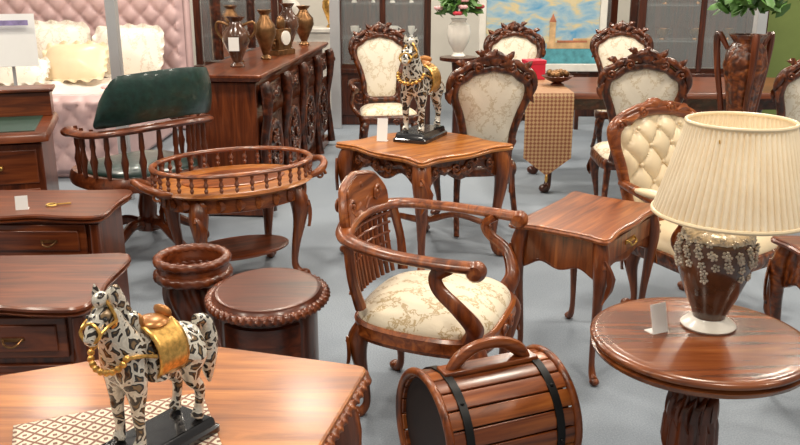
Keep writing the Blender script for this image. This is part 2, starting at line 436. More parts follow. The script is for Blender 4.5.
# horse ------------------------------------------------------
TAN=plain('saddle_tan',(.42,.18,.05),.3,.4,.2,20)
def horse(loc,rz,scale,label,base=True,turn=0):
    t=thing('horse_statuette',label,'statuette',loc,rz); t.scale=(scale,)*3
    g=G(); g.loft(roundpoly([(-.17,-.30),(.17,-.30),(.17,.30),(-.17,.30)],.04),[(0,0),(0,.03),(.02,.04),(.03,.075),(.04,.085)])
    part('plinth',g,BLACK,t)
    z0=.085
    HR=Matrix.Translation((0,-.22,0))@Matrix.Rotation(math.radians(turn),4,'Z')@Matrix.Translation((0,.22,0))
    def H(p):
        q=HR@Vector(p[:3]); return q
    V=[];E=[];Rr=[]
    def ch(pts,start=None,turned=False):
        prev=start
        for p in pts:
            q=H(p) if turned else Vector(p[:3])
            V.append((q.x,q.y,q.z+z0)); Rr.append(p[3]); i=len(V)-1
            if prev is not None: E.append((prev,i))
            prev=i
        return prev
    ch([(0,.20,.47,.128)])
    ch([(0,.07,.455,.128),(0,-.07,.46,.135),(0,-.165,.50,.128)],0)
    ch([(0,-.205,.60,.098)],3)
    ch([(0,-.23,.69,.08),(0,-.245,.77,.066)],4,True)
    ch([(0,-.30,.76,.062),(0,-.36,.695,.044),(0,-.395,.64,.038)],6,True)
    for sx in(-1,1):
        ch([(sx*.078,-.17,.36,.066),(sx*.08,-.175,.24,.038),(sx*.08,-.18,.22,.037),(sx*.08,-.17,.07,.025),(sx*.08,-.185,.03,.038),(sx*.08,-.195,.008,.040)],3)
        ch([(sx*.088,.2,.36,.082),(sx*.088,.16,.27,.05),(sx*.088,.235,.18,.033),(sx*.088,.215,.07,.025),(sx*.088,.20,.03,.038),(sx*.088,.19,.008,.040)],0)
    ch([(0,.30,.52,.04)],0)
    me=bpy.data.meshes.new('horse_body'); me.from_pydata(V,E,[]); me.materials.append(MOSAIC)
    o=bpy.data.objects.new('horse_body',me); COL.objects.link(o); o.parent=t
    sk=o.modifiers.new('skin','SKIN'); sk.use_smooth_shade=True
    for i,v in enumerate(me.skin_vertices[0].data):
        v.radius=(Rr[i],Rr[i]); v.use_root=(i==0)
    q=o.modifiers.new('sub','SUBSURF'); q.levels=2; q.render_levels=2
    g=G()
    for i in range(12):
        s_=i/11; p=Vector((0,-.07,.61)).lerp(Vector((0,-.19,.84)),s_)
        if s_>.3: p=H(p)
        g.ell(p+Vector((0,0,z0)),(.026,.05,.042),8,6,Matrix.Rotation(.6,3,'X'))
    g.M=Matrix.Translation((0,0,z0))@HR
    g.ell((0,-.285,.845),(.032,.055,.04),8,6)
    part('mane',g,MOSAIC,t)
    for sx in(-1,1):
        g=G(); g.M=Matrix.Translation((0,0,z0))@HR; g.tube([(sx*.038,-.245,.80),(sx*.05,-.245,.85),(sx*.052,-.255,.905)],[.02,.024,.004],8,4); part('ear',g,MOSAIC,t)
        g=G(); g.M=Matrix.Translation((0,0,z0))@HR; g.ell((sx*.052,-.32,.76),(.010,.014,.012),8,6); part('eye',g,BLACK,t)
    g=G(); g.tube([(0,.31,.53+z0),(0,.38,.50+z0),(0,.40,.38+z0),(0,.38,.24+z0),(0,.385,.13+z0)],[.03,.036,.05,.045,.01],10,5)
    part('tail',g,MOSAIC,t)
    g=G(); R=[]
    for i in range(9):
        y=-.07+.19*i/8; ring=[]
        for j in range(17):
            a=-.25*pi+1.5*pi*j/16; rr=.15
            ring.append(Vector((rr*cos(a)*.98,y,.47+z0+rr*sin(a)*(1.0))))
        R.append(ring)
    g.rings(R,closed_u=False,capa=False,capb=False); o=part('saddle_blanket',g,GOLD,t); sd=o.modifiers.new('s','SOLIDIFY'); sd.thickness=.012; sd.offset=1
    g=G(); g.ell((0,.02,.62+z0),(.09,.09,.032),14,8); g.ell((0,-.06,.655+z0),(.035,.02,.04),10,8); g.ell((0,.095,.655+z0),(.07,.02,.035),10,8)
    part('saddle',g,TAN,t)
    g=G(); g.M=Matrix.Translation((0,0,z0))@HR
    g.tube([(.058,-.375,.705),(0,-.365,.75),(-.058,-.375,.705),(0,-.39,.655)],.009,6,4,closed=True)
    g.tube([(.072,-.27,.74),(0,-.27,.85),(-.072,-.27,.74),(0,-.27,.68)],.009,6,4,closed=True)
    g.tube([(.072,-.27,.74),(.068,-.33,.73),(.058,-.375,.705)],.008,6,4); g.tube([(-.072,-.27,.74),(-.068,-.33,.73),(-.058,-.375,.705)],.008,6,4)
    part('bridle',g,GOLD,t)
    g=G(); cp=[]
    for i in range(11):
        a=-pi*i/10; p=Vector((.128*cos(a),-.25-.06*sin(-a),.55+z0+.08*sin(a))); cp.append(p); g.ell(p,.019,8,6)
    g.tube(cp,.010,6,2)
    g.tube([(.14,-.08,.50+z0),(.135,-.16,.53+z0),(.128,-.25,.55+z0)],.010,6,4); g.tube([(-.14,-.08,.50+z0),(-.135,-.16,.53+z0),(-.128,-.25,.55+z0)],.010,6,4)
    part('breast_harness',g,GOLD,t)
    return t
horse((-.445,1.405,.7555),-34,.345,'black and white mosaic horse statuette with gold saddle on table',turn=14)
# ------------------------------------------------------------ pedestal table + lamp
t=thing('pedestal_table','round dark walnut pedestal table holding a lamp','table',(.853,2.25,0))
g=G(); g.loft(ellipse(.305,.305,72),[(.05,.545),(.02,.548),(.008,.556),(.004,.568),(.016,.574),(.004,.58),(.0,.586),(.0,.592),(.006,.597),(.02,.6),(.03,.5985),(.04,.6)])
part('table_top',g,wood('pedestal_table_top',(.07,.016,.005),(.20,.054,.015),(.31,.10,.028),'x',.26,.35,.7,rot=.6),t,ang=60)
g=G(); g.loft(ellipse(.2,.2,48),[(.01,.50),(0,.505),(0,.546)]); part('apron_ring',g,DX,t,bevel=.003)
g=G(); g.lathe([(.085,.50),(.08,.49),(.055,.475),(.072,.465),(.072,.45),(.052,.44),(.056,.42),(.074,.33),(.077,.27),(.06,.20),(.05,.17),(.07,.16),(.07,.14),(.08,.12),(.08,.09),(.02,.07)],seg=84,lob=14,amp=.07)
for i in range(14):
    a=2*pi*i/14; g.leaf((.060*cos(a),.060*sin(a),.30),.13,.016,pi/2,Matrix.Rotation(a+pi/2,3,'Z'),.012)
part('reeded_column',g,RZ,t,ang=60)
for i in range(3):
    a=math.radians(-55+120*i); g=G()
    pp=[(.05,.16,.034),(.12,.19,.034),(.19,.13,.028),(.25,.05,.024),(.31,.035,.028)]
    g.tube([(q[0]*cos(a),q[0]*sin(a),q[1]) for q in pp],[q[2] for q in pp],10,5)
    Rm=Matrix.Rotation(a,3,'Z'); g.scroll((.13*cos(a),.13*sin(a),.19),.05,1.4,.016,Rm); g.scroll((.31*cos(a),.31*sin(a),.045),.03,1.2,.014,Rm)
    g.ell((.31*cos(a),.31*sin(a),.025),(.03,.03,.025)); part('foot',g,RZ,t)
L=thing('table_lamp','brown ceramic table lamp with pleated cream shade','lamp',(.90,2.32,.6))
g=G(); g.lathe([(.074,0),(.078,.006),(.070,.014),(.056,.020),(.048,.030)],seg=36); part('lamp_base',g,WHITE,L)
g=G(); g.lathe([(.044,.026),(.052,.05),(.074,.10),(.096,.16),(.108,.21),(.108,.25),(.088,.285),(.05,.30),(.032,.325),(.025,.355)],seg=40); part('lamp_body',g,BROWNC,L)
g=G(); rnd=random.Random(5)
bod=[(.074,.10),(.096,.16),(.108,.21),(.109,.25),(.09,.285)]
def brad(z):
    for (r0,z0),(r1,z1) in zip(bod,bod[1:]):
        if z<=z1: return r0+(r1-r0)*max(0,(z-z0)/(z1-z0))
    return .085
for i in range(110):
    a=2*pi*(i*.618); z=[.278,.266,.252,.238,.224,.208,.19,.172][i%8]+rnd.uniform(-.005,.005)
    if z<.2 and sin(5*a)<.2: continue
    r_=brad(z)+.0005; c=Vector((r_*cos(a),r_*sin(a),z)); ta=Vector((-sin(a),cos(a),0)); 
    for k in range(5):
        b_=2*pi*k/5+i; g.ell(c+ta*.008*cos(b_)+Vector((0,0,.008*sin(b_))),(.005,.005,.0045),6,4)
    g.ell(c+Vector((cos(a),sin(a),0))*.004,.0035,6,4)
g.lathe([(.05,.299),(.08,.294),(.096,.282),(.099,.272),(.09,.276)],seg=60,lob=15,amp=.04)
part('floral_relief',g,SILVERL,L)
g=G(); g.lathe([(.007,.34),(.007,.38),(.016,.382),(.016,.42),(.004,.422)],seg=14)
for k in range(3):
    a=2*pi*k/3; g.tube([(.007*cos(a),.007*sin(a),.37),(.135*cos(a),.135*sin(a),.57)],.002,6,2)
part('lamp_stem',g,BRASS,L)
g=G(); R=[]
for (r,z) in [(.210,.343),(.207,.354),(.192,.405),(.172,.475),(.153,.545),(.141,.592),(.141,.602)]:
    R.append([Vector((r*(1+.05*(abs(sin(32*pi*j/384))-.5))*cos(2*pi*j/768),r*(1+.05*(abs(sin(32*pi*j/384))-.5))*sin(2*pi*j/768),z)) for j in range(768)])
g.rings(R,capa=False,capb=False); o=part('lamp_shade',g,SHADE,L,(.03,0,0),ang=30)
g=G(); g.tube([(.213*cos(2*pi*i/32)+.03,.213*sin(2*pi*i/32),.345) for i in range(32)],.006,8,2,closed=True); part('shade_trim',g,SATIN,L)
g=G(); g.tube([(.143*cos(2*pi*i/32)+.03,.143*sin(2*pi*i/32),.600) for i in range(32)],.0055,8,2,closed=True); part('shade_trim',g,SATIN,L)
tag((.74,2.27,.6),25,(.055,.085),'white folded price card on round table')
# ------------------------------------------------------------ corner armchair
t=thing('armchair','walnut armchair with curved rail and cream brocade seat','chair',(.105,2.99,0),70)
W=.32
rail=[(W+.0,-.25,.675),(W+.012,-.12,.68),(W,.06,.69),(.24,.225,.705),(0,.28,.715),(-.24,.225,.705),(-W,.06,.69),(-W-.012,-.12,.68),(-W,-.25,.675)]
g=G(); g.tube(rail,[.026,.024,.024,.026,.03,.026,.024,.024,.026],12,8,flat=(1.25,.8),up=(0,0,1))
for sx in(-1,1):
    g.lathe([(.002,-.034),(.024,-.03),(.033,-.015),(.035,0),(.033,.015),(.024,.03),(.002,.034)],(sx*W,-.265,.665),20,ax=Matrix.Rotation(pi/2,3,'Y'))
part('arm_rail',g,WX,t)
def bend(x,z,off): return Vector((x,.28-.9*x*x+off+(z-.72)*.12,z))
g=G()
out=smooth2(mirror([(0,.70),(.10,.70),(.185,.70),(.18,.77),(.15,.81),(.13,.84),(.06,.855),(0,.865)]),5)
R=[[bend(x,z,o_) for x,z in out] for o_ in (-.016,-.02,.02,.016)]
R[0]=[bend(x*.94,.78+(z-.78)*.94,-.022) for x,z in out]; R[3]=[bend(x*.94,.78+(z-.78)*.94,.022) for x,z in out]
g.rings(R)
for sx in(-1,1):
    g.scroll(bend(sx*.12,.775,-.024),.033,1.4,.008,None,sx,0 if sx>0 else pi)
    g.scroll(bend(sx*.13,.79,.024),.03,1.3,.008,None,sx)
    g.leaf(bend(sx*.02,.77,-.024),.08,.014,0 if sx>0 else pi); g.leaf(bend(sx*.02,.74,-.024),.10,.012,.2 if sx>0 else pi-.2)
    g.tube([bend(sx*.19,.70,0),bend(sx*.195,.76,0),bend(sx*.165,.815,0),bend(sx*.12,.845,0),bend(0.0,.868,0)],[.014,.016,.014,.016,.014],8,5)
g.ell(bend(0,.83,-.02),(.022,.012,.018))
part('crest',g,WX,t)
g=G()
for i in range(-6,7):
    x=i*.032; g.tube([(x,.245-.9*x*x,.44),(x,.27-.9*x*x,.58),(x,.28-.9*x*x,.71)],[.009,.011,.009],8,4)
for z in(.48,.52,.56,.60,.64,.68):
    g.tube([(x*.01,.265-.9*(x*.01)**2,z) for x in range(-20,21,5)],.006,6,3)
for sx in(-1,1):
    g.tube([(sx*.22,.18,.44),(sx*.25,.20,.56),(sx*.225,.225,.70)],[.022,.018,.02],8,5)
part('back_splat',g,WZ,t)
for sx in(-1,1):
    g=G(); g.tube([(sx*.25,-.235,.39),(sx*.285,-.255,.45),(sx*.335,-.215,.53),(sx*.33,-.145,.59),(sx*.322,-.13,.635),(sx*W,-.17,.67)],[.032,.027,.022,.02,.02,.024],10,6,flat=(.85,1.2))
    part('arm_support',g,WZ,t)
so=smooth2([(.0,-.30),(.20,-.285),(.285,-.2),(.29,0),(.24,.17),(.12,.235),(-.12,.235),(-.24,.17),(-.29,0),(-.285,-.2),(-.20,-.285)],5)
g=G(); g.loft(so,[(.03,.325),(.0,.33),(-.006,.345),(0,.36),(-.004,.385),(.006,.395),(.02,.395)])
for sx in(-1,1): g.scroll((sx*.05,-.305,.35),.028,1.3,.009,None,-sx,pi if sx>0 else 0)
part('seat_frame',g,WX,t)
g=G(); g.puff([(x*.955,y*.955) for x,y in so],.395,.085,10); part('seat',g,CREAM,t)
for sx in(-1,1):
    leg_part(t,WZ,sx*.24,-.24,.36,sx,-1,.027); leg_part(t,WZ,sx*.19,.18,.36,sx*.7,1,.024)
# ------------------------------------------------------------ side tables
def sidetable(name,label,loc,rz,w,d,h,mat,matz,drawers=1,ah=.13):
    t=thing(name,label,'table',loc,rz)
    g=G(); o=smooth2([(w/2+.012,-d/2-.012),(w/2-.0,-d/4),(w/2-.0,d/4),(w/2+.012,d/2+.01),(w/4,d/2),(-w/4,d/2),(-w/2-.012,d/2+.01),(-w/2,d/4),(-w/2,-d/4),(-w/2-.012,-d/2-.012),(-w/4,-d/2),(0,-d/2-.01),(w/4,-d/2)],5)
    g.loft(o,[(.012,h-.026),(.002,h-.022),(0,h-.012),(.006,h-.006),(.006,h-.002),(.012,h)])
    part('table_top',g,mat,t,ang=35)
    g=G(); X=w/2-.035; Y=d/2-.035
    f=lambda s_:ah+.012*cos(4*pi*s_)+.02*(abs(2*s_-1)**3)
    g.wavy((-X,-Y),(X,-Y),h-.024,f); g.wavy((X,-Y),(X,Y),h-.024,f); g.wavy((X,Y),(-X,Y),h-.024,f); g.wavy((-X,Y),(-X,-Y),h-.024,f)
    part('apron',g,matz,t)
    g=G(); g.box((2*X-.06,.014,ah-.045),(0,-Y-.012,h-.024-ah/2+.006)); dr=part('drawer_front',g,matz,t,bevel=.004)
    g=G(); g.box((.10,.004,.018),(0,-Y-.021,h-.018-ah/2)); 
    g.tube([(-.04,-Y-.022,h-.02-ah/2+.006),(-.03,-Y-.036,h-.022-ah/2),(-.02,-Y-.036,h-.024-ah/2-.01),(.02,-Y-.036,h-.024-ah/2-.01),(.03,-Y-.036,h-.022-ah/2),(.04,-Y-.022,h-.02-ah/2+.006)],.0035,8,5)
    part('handle',g,BRASS,dr)
    for sx in(-1,1):
        for sy in(-1,1): leg_part(t,matz,sx*X,sy*Y,h-.03,sx,sy,.02,k=.55)
    return t
sidetable('side_table','walnut side table with scalloped apron and brass handle',(.79,3.45,0),54.5,.60,.40,.62,WX,WZ)
sidetable('side_table','small dark walnut table with carved legs',(1.70,2.86,0),5,.55,.46,.64,RX,CARV)
# ------------------------------------------------------------ drum table
t=thing('drum_table','oval dark mahogany drum table with rope edge','table',(-.475,2.89,0),0)
g=G(); g.loft(ellipse(.20,.235,64),[(.02,.455),(.0,.458),(-.004,.47),(0,.482),(.01,.488),(.014,.498),(.022,.5)]); part('table_top',g,wood('drum_top_wood',(.04,.009,.004),(.12,.027,.010),(.18,.044,.015),'x',.34,.25,1,rot=.4),t,ang=50)
g=G(); g.tube([(.206*cos(2*pi*i/260),.241*sin(2*pi*i/260),.470) for i in range(260)],.0155,12,1,up=(0,0,1),closed=True,lobes=3,twist=.42,amp=.22); part('rope_moulding',g,RX,t)
g=G(); g.loft(ellipse(.175,.21,48),[(.0,.04),(0,.46)]); g.loft(ellipse(.19,.225,48),[(0,.02),(-.004,.03),(0,.06),(.015,.07)]); part('drum_body',g,DZ,t)
g=G(); R=[]
for i in range(13):
    a=-pi*.75+.5*pi*i/12; R.append([Vector(((.178+o_)*cos(a),(.213+o_)*sin(a),z)) for o_,z in((0,.10),(.008,.105),(.008,.425),(0,.43))])
g.rings(R); dd=part('door',g,DX,t)
g=G(); g.ell((-.03,-.228,.27),.012); part('knob',g,BRASS,dd)
g=G(); g.tube([(.178*cos(2*pi*i/48),.213*sin(2*pi*i/48),.015) for i in range(48)],.017,8,1,closed=True); part('base_ring',g,DX,t)
# ------------------------------------------------------------ turned pot stand
t=thing('umbrella_stand','brown turned wooden stand with twisted body','stand',(-.80,3.13,0))
g=G(); g.lathe([(.13,0),(.135,.02),(.12,.04),(.10,.05)],seg=36); part('stand_base',g,DZ,t)
g=G(); g.lathe([(.10+.012*sin(z*9),.05+z*.4) for z in [i/30 for i in range(31)]],seg=84,lob=7,amp=.11,tw=22); part('twisted_body',g,RZ,t,ang=70)
g=G()
for k in range(2):
    g.tube([(.13*cos(2*pi*i/120),.13*sin(2*pi*i/120),.47+.06*k) for i in range(120)],.021-.003*k,12,1,up=(0,0,1),closed=True,lobes=3,twist=.4,amp=.12)
g.lathe([(.10,.45),(.135,.455),(.135,.53),(.115,.535),(.112,.47),(.02,.465)],seg=40)
part('ring_rim',g,RX,t,ang=60)
pc=thing('price_card','white card lying in the stand','card',(-.80,3.12,.474),30); g=G(); g.box((.07,.05,.003)); part('card_sheet',g,PAPER,pc)
# ------------------------------------------------------------ oval tray table
t=thing('tray_table','oval walnut tray table with spindle gallery','table',(-.87,4.38,0),34)
A,B=.42,.315
g=G(); g.loft(ellipse(A,B,64),[(.01,.515),(0,.52),(-.012,.53),(0,.54),(.01,.545)]); part('tray_bottom',g,GT,t,ang=40)
g=G(); g.tube([((A-.0)*cos(2*pi*i/48),(B-.0)*sin(2*pi*i/48),.635) for i in range(48)],.015,10,1,flat=(1.1,.8),up=(0,0,1),closed=True)
part('gallery_rail',g,WX,t)
sp=None
for i in range(34):
    a=2*pi*i/34
    if sp is None:
        g=G(); g.lathe([(.006,0),(.011,.014),(.006,.024),(.013,.04),(.006,.058),(.010,.068),(.006,.08)],seg=10); sp=part('spindle',g,WZ,t,(A*cos(a),B*sin(a),.55))
    else:
        o=sp.copy(); COL.objects.link(o); o.location=(A*cos(a),B*sin(a),.55)
g=G(); g.loft(ellipse(.28,.18,48),[(0,.545),(0,.55),(.008,.553)]); part('inlay_panel',g,WX,t)
g=G(); g.loft(ellipse(A-.04,B-.03,48),[(.03,.43),(.0,.44),(0,.516)])
for i in range(24):
    a=2*pi*i/24; g.leaf(((A-.035)*cos(a),(B-.025)*sin(a),.505),.06,.022,-pi/2,Matrix.Rotation(math.atan2(sin(a)*A,cos(a)*B)+pi/2,3,'Z'),.012)
part('carved_apron',g,WX,t)
for sx in(-1,1):
    g=G(); g.tube([(sx*(A-.04),-.12,.53),(sx*(A+.02),-.12,.55),(sx*(A+.08),-.07,.575),(sx*(A+.10),0,.59),(sx*(A+.08),.07,.575),(sx*(A+.02),.12,.55),(sx*(A-.04),.12,.53)],[.016,.022,.02,.018,.02,.022,.016],10,6)
    g.scroll((sx*(A+.03),-.12,.53),.03,1.2,.009); part('handle',g,WX,t)
    for sy in(-1,1): leg_part(t,WZ,sx*.26,sy*.17,.48,sx*.8,sy,.030)
g=G(); g.loft(ellipse(.29,.18,48),[(.01,.15),(0,.155),(0,.165),(.008,.17)]); part('lower_shelf',g,RX,t)
# ------------------------------------------------------------ green desk chair
t=thing('desk_chair','dark wood desk chair with green leather back','chair',(-1.49,4.88,0),230)
Rr=.39
def arc(r,z,a0=-25,a1=205,n=14,rise=0):
    return [(r*cos(math.radians(a0+(a1-a0)*i/n)),r*.9*sin(math.radians(a0+(a1-a0)*i/n)),z+rise*max(0,sin(math.radians(a0+(a1-a0)*i/n)))**2) for i in range(n+1)]
g=G(); g.tube(arc(Rr,.74,rise=.05),[.03]+[.026]*13+[.03],12,4,flat=(1.5,.8),up=(0,0,1))
for sx in(-1,1): g.ell((Rr*sx*.91,-.16,.73),(.045,.045,.028))
part('arm_rail',g,RX,t)
g=G(); R=[]
for i in range(25):
    a=math.radians(24+132*i/24); e=min(1,sin(pi*i/24)*2.2); H_=.77+.05*sin(a)**2; hh=.05+.22*e**.6
    ring=[]
    for k in range(14):
        b=2*pi*k/14; dr=.032*cos(b); dz=hh/2*sin(b)
        r_=Rr+.0+dr+.05*(dz+hh/2)
        ring.append(Vector((r_*cos(a),r_*.9*sin(a),H_+hh/2+dz)))
    R.append(ring)
g.rings(R); part('leather_backrest',g,LEATHER,t,label='green leather padded back')
sp=None
for i in range(15):
    a=math.radians(-18+216*i/14)
    p=(Rr*.93*cos(a),Rr*.84*sin(a),.50)
    if sp is None:
        g=G(); g.lathe([(.012,0),(.014,.04),(.022,.09),(.014,.125),(.012,.15),(.016,.17),(.013,.24),(.01,.27)],seg=12); sp=part('spindle',g,RZ,t,p)
    else:
        o=sp.copy(); COL.objects.link(o); o.location=p
g=G(); so=smooth2([(0,-.36),(.25,-.33),(.35,-.18),(.36,.05),(.26,.26),(0,.33),(-.26,.26),(-.36,.05),(-.35,-.18),(-.25,-.33)],5)
g.loft(so,[(.02,.42),(0,.425),(-.008,.45),(0,.48),(.012,.50),(.03,.50)]); part('seat_frame',g,RX,t)
g=G(); g.puff([(x*.88,y*.86) for x,y in so],.50,.05); part('seat',g,LEATHER,t)
g=G(); g.lathe([(.09,.42),(.07,.38),(.04,.33),(.055,.26),(.05,.20),(.075,.17),(.07,.12),(.02,.10)],seg=24); part('pedestal',g,RZ,t)
for i in range(5):
    a=2*pi*i/5+.3; g=G(); g.tube([(q*cos(a),q*sin(a),z) for q,z in((.04,.15),(.14,.17),(.24,.12),(.34,.075))],[.032,.03,.026,.024],8,5)
    g.ell((.34*cos(a),.34*sin(a),.03),(.02,.03,.03)); part('foot',g,RZ,t)
# ------------------------------------------------------------ barrel rack
t=thing('barrel_log_rack','slatted wooden barrel rack with black metal bands','rack',(.268,2.385,0),23)
Lh=.21; Rb=.188; cz=.252
g=G(); N=15
for i in range(N):
    a0=math.radians(-42+264*i/N)+.012; a1=math.radians(-42+264*(i+1)/N)-.012
    pts=[]
    for x in(-Lh,Lh):
        pts.append([Vector((x,r*cos(a),cz+r*sin(a))) for r,a in((Rb-.016,a0),(Rb,a0),(Rb+.003,(a0+a1)/2),(Rb,a1),(Rb-.016,a1))])
    g.m=i*7%3; g.rings(pts)
W2_=wood('walnut_slat_pale',(.12,.028,.006),(.33,.095,.018),(.50,.17,.038),'x'); W3_=wood('walnut_slat_dark',(.05,.011,.003),(.18,.043,.009),(.32,.095,.021),'x')
part('slats',g,[WX,W2_,W3_],t,bevel=.003)
g=G(); g.lathe([(Rb-.018,-Lh+.012),(Rb-.018,Lh-.012)],(0,0,cz),40,ax=Matrix.Rotation(pi/2,3,'Y')); part('interior_shade_fill',g,DARKI,t)  # near-black solid standing in for the shade inside the open barrel
for sx in(-1,1):
    g=G(); o=[((Rb+.004)*cos(math.radians(a)),(Rb+.004)*sin(math.radians(a))) for a in range(-48,229,12)]
    R=[[Vector((sx*(Lh-.03+dx),x*s_,cz+y*s_)) for x,y in o] for dx,s_ in((0,.9),(.016,.9))]
    g.rings(R); part('end_panel',g,DZ,t)
    g=G(); g.tube([(sx*(Lh+.002),x*.985,cz+y*.985) for x,y in o],.013,10,2,flat=(1,1)); part('end_hoop',g,WZ,t)
    g=G(); R=[]
    for k in range(33):
        a=math.radians(-44+268*k/32); R.append([Vector((sx*.15+dx,(Rb+dr)*cos(a),cz+(Rb+dr)*sin(a))) for dx,dr in((-.013,0),(-.013,.007),(.013,.007),(.013,0))])
    g.rings(R)
    for k in range(5):
        a=math.radians(-20+50*k); g.ell((sx*.15,(Rb+.008)*cos(a),cz+(Rb+.008)*sin(a)),.006,8,6)
    part('metal_band',g,IRON,t,bevel=.001)
    g=G(); g.tube([(sx*.17,-.15,.12),(sx*.19,-.17,.06),(sx*.19,-.18,.016)],[.03,.024,.018],8,4); g.tube([(sx*.17,.15,.12),(sx*.19,.17,.06),(sx*.19,.18,.016)],[.03,.024,.018],8,4); g.tube([(sx*.17,-.15,.10),(sx*.17,0,.07),(sx*.17,.15,.10)],.022,8,4); part('foot_bar',g,WZ,t)
g=G(); g.tube([(-.13,0,cz+Rb+.0),(-.10,0,cz+Rb+.04),(-.04,0,cz+Rb+.07),(.04,0,cz+Rb+.07),(.10,0,cz+Rb+.04),(.13,0,cz+Rb)],[.018,.022,.02,.02,.022,.018],10,6,flat=(1.1,.9))
g.box((.32,.06,.016),(0,0,cz+Rb+.006)); part('handle',g,WX,t,bevel=.004)
# ------------------------------------------------------------ tea table
t=thing('tea_table','carved walnut serpentine tea table with cabriole legs','table',(.135,4.75,0),42)
h=.66;w=.335
o=smooth2([(w+.02,-w-.02),(w+.0,-w*.6),(w+.03,0),(w,w*.6),(w+.02,w+.02),(w*.6,w),(0,w+.03),(-w*.6,w),(-w-.02,w+.02),(-w,w*.6),(-w-.03,0),(-w,-w*.6),(-w-.02,-w-.02),(-w*.6,-w),(0,-w-.03),(w*.6,-w)],5)
g=G(); g.loft(o,[(.02,h-.036),(.004,h-.032),(0,h-.02),(.008,h-.014),(.004,h-.006),(.012,h)]); part('table_top',g,GT,t,ang=40)
g=G(); X=w-.045
f=lambda s_:.085+.03*cos(4*pi*s_)+.03*abs(2*s_-1)**2
for a,b in(((-X,-X),(X,-X)),((X,-X),(X,X)),((X,X),(-X,X)),((-X,X),(-X,-X))):
    g.wavy(a,b,h-.034,f,.02)
    m=(Vector(a)+Vector(b))/2; nn=m.normalized()*.016; rot=Matrix.Rotation(math.atan2((Vector(b)-Vector(a)).y,(Vector(b)-Vector(a)).x),3,'Z')
    for s_ in(-1,1):
        P0=lambda u,z:(m.x+nn.x+(rot@Vector((u,0,0))).x,m.y+nn.y+(rot@Vector((u,0,0))).y,z)
        g.scroll(P0(s_*.05,h-.09),.035,1.4,.010,rot,s_); g.leaf(P0(s_*.09,h-.08),.10,.02,.1 if s_>0 else pi-.1,rot,.012); g.scroll(P0(s_*.21,h-.09),.028,1.4,.009,rot,-s_)
    g.ell((m.x+nn.x,m.y+nn.y,h-.10),.022)
part('carved_apron',g,CARV,t)
for sx in(-1,1):
    for sy in(-1,1): leg_part(t,WZ,sx*X,sy*X,h-.03,sx,sy,.032,k=.75)
g=G()
for s_ in(-1,1):
    g.tube([(-X,-X*s_,.17),(-X*.5,-X*.45*s_,.24),(0,0,.21),(X*.5,X*.45*s_,.24),(X,X*s_,.17)],[.018,.016,.02,.016,.018],8,6)
g.lathe([(.03,.18),(.035,.22),(.02,.25),(.026,.28),(.004,.31)],seg=16); part('cross_stretcher',g,WZ,t)
horse((.12,4.90,.66),-24,.60,'tall mosaic zebra statuette with gilded harness on tea table')
tag((-.10,4.80,.66),-10,(.06,.13),'tall white price card on tea table')
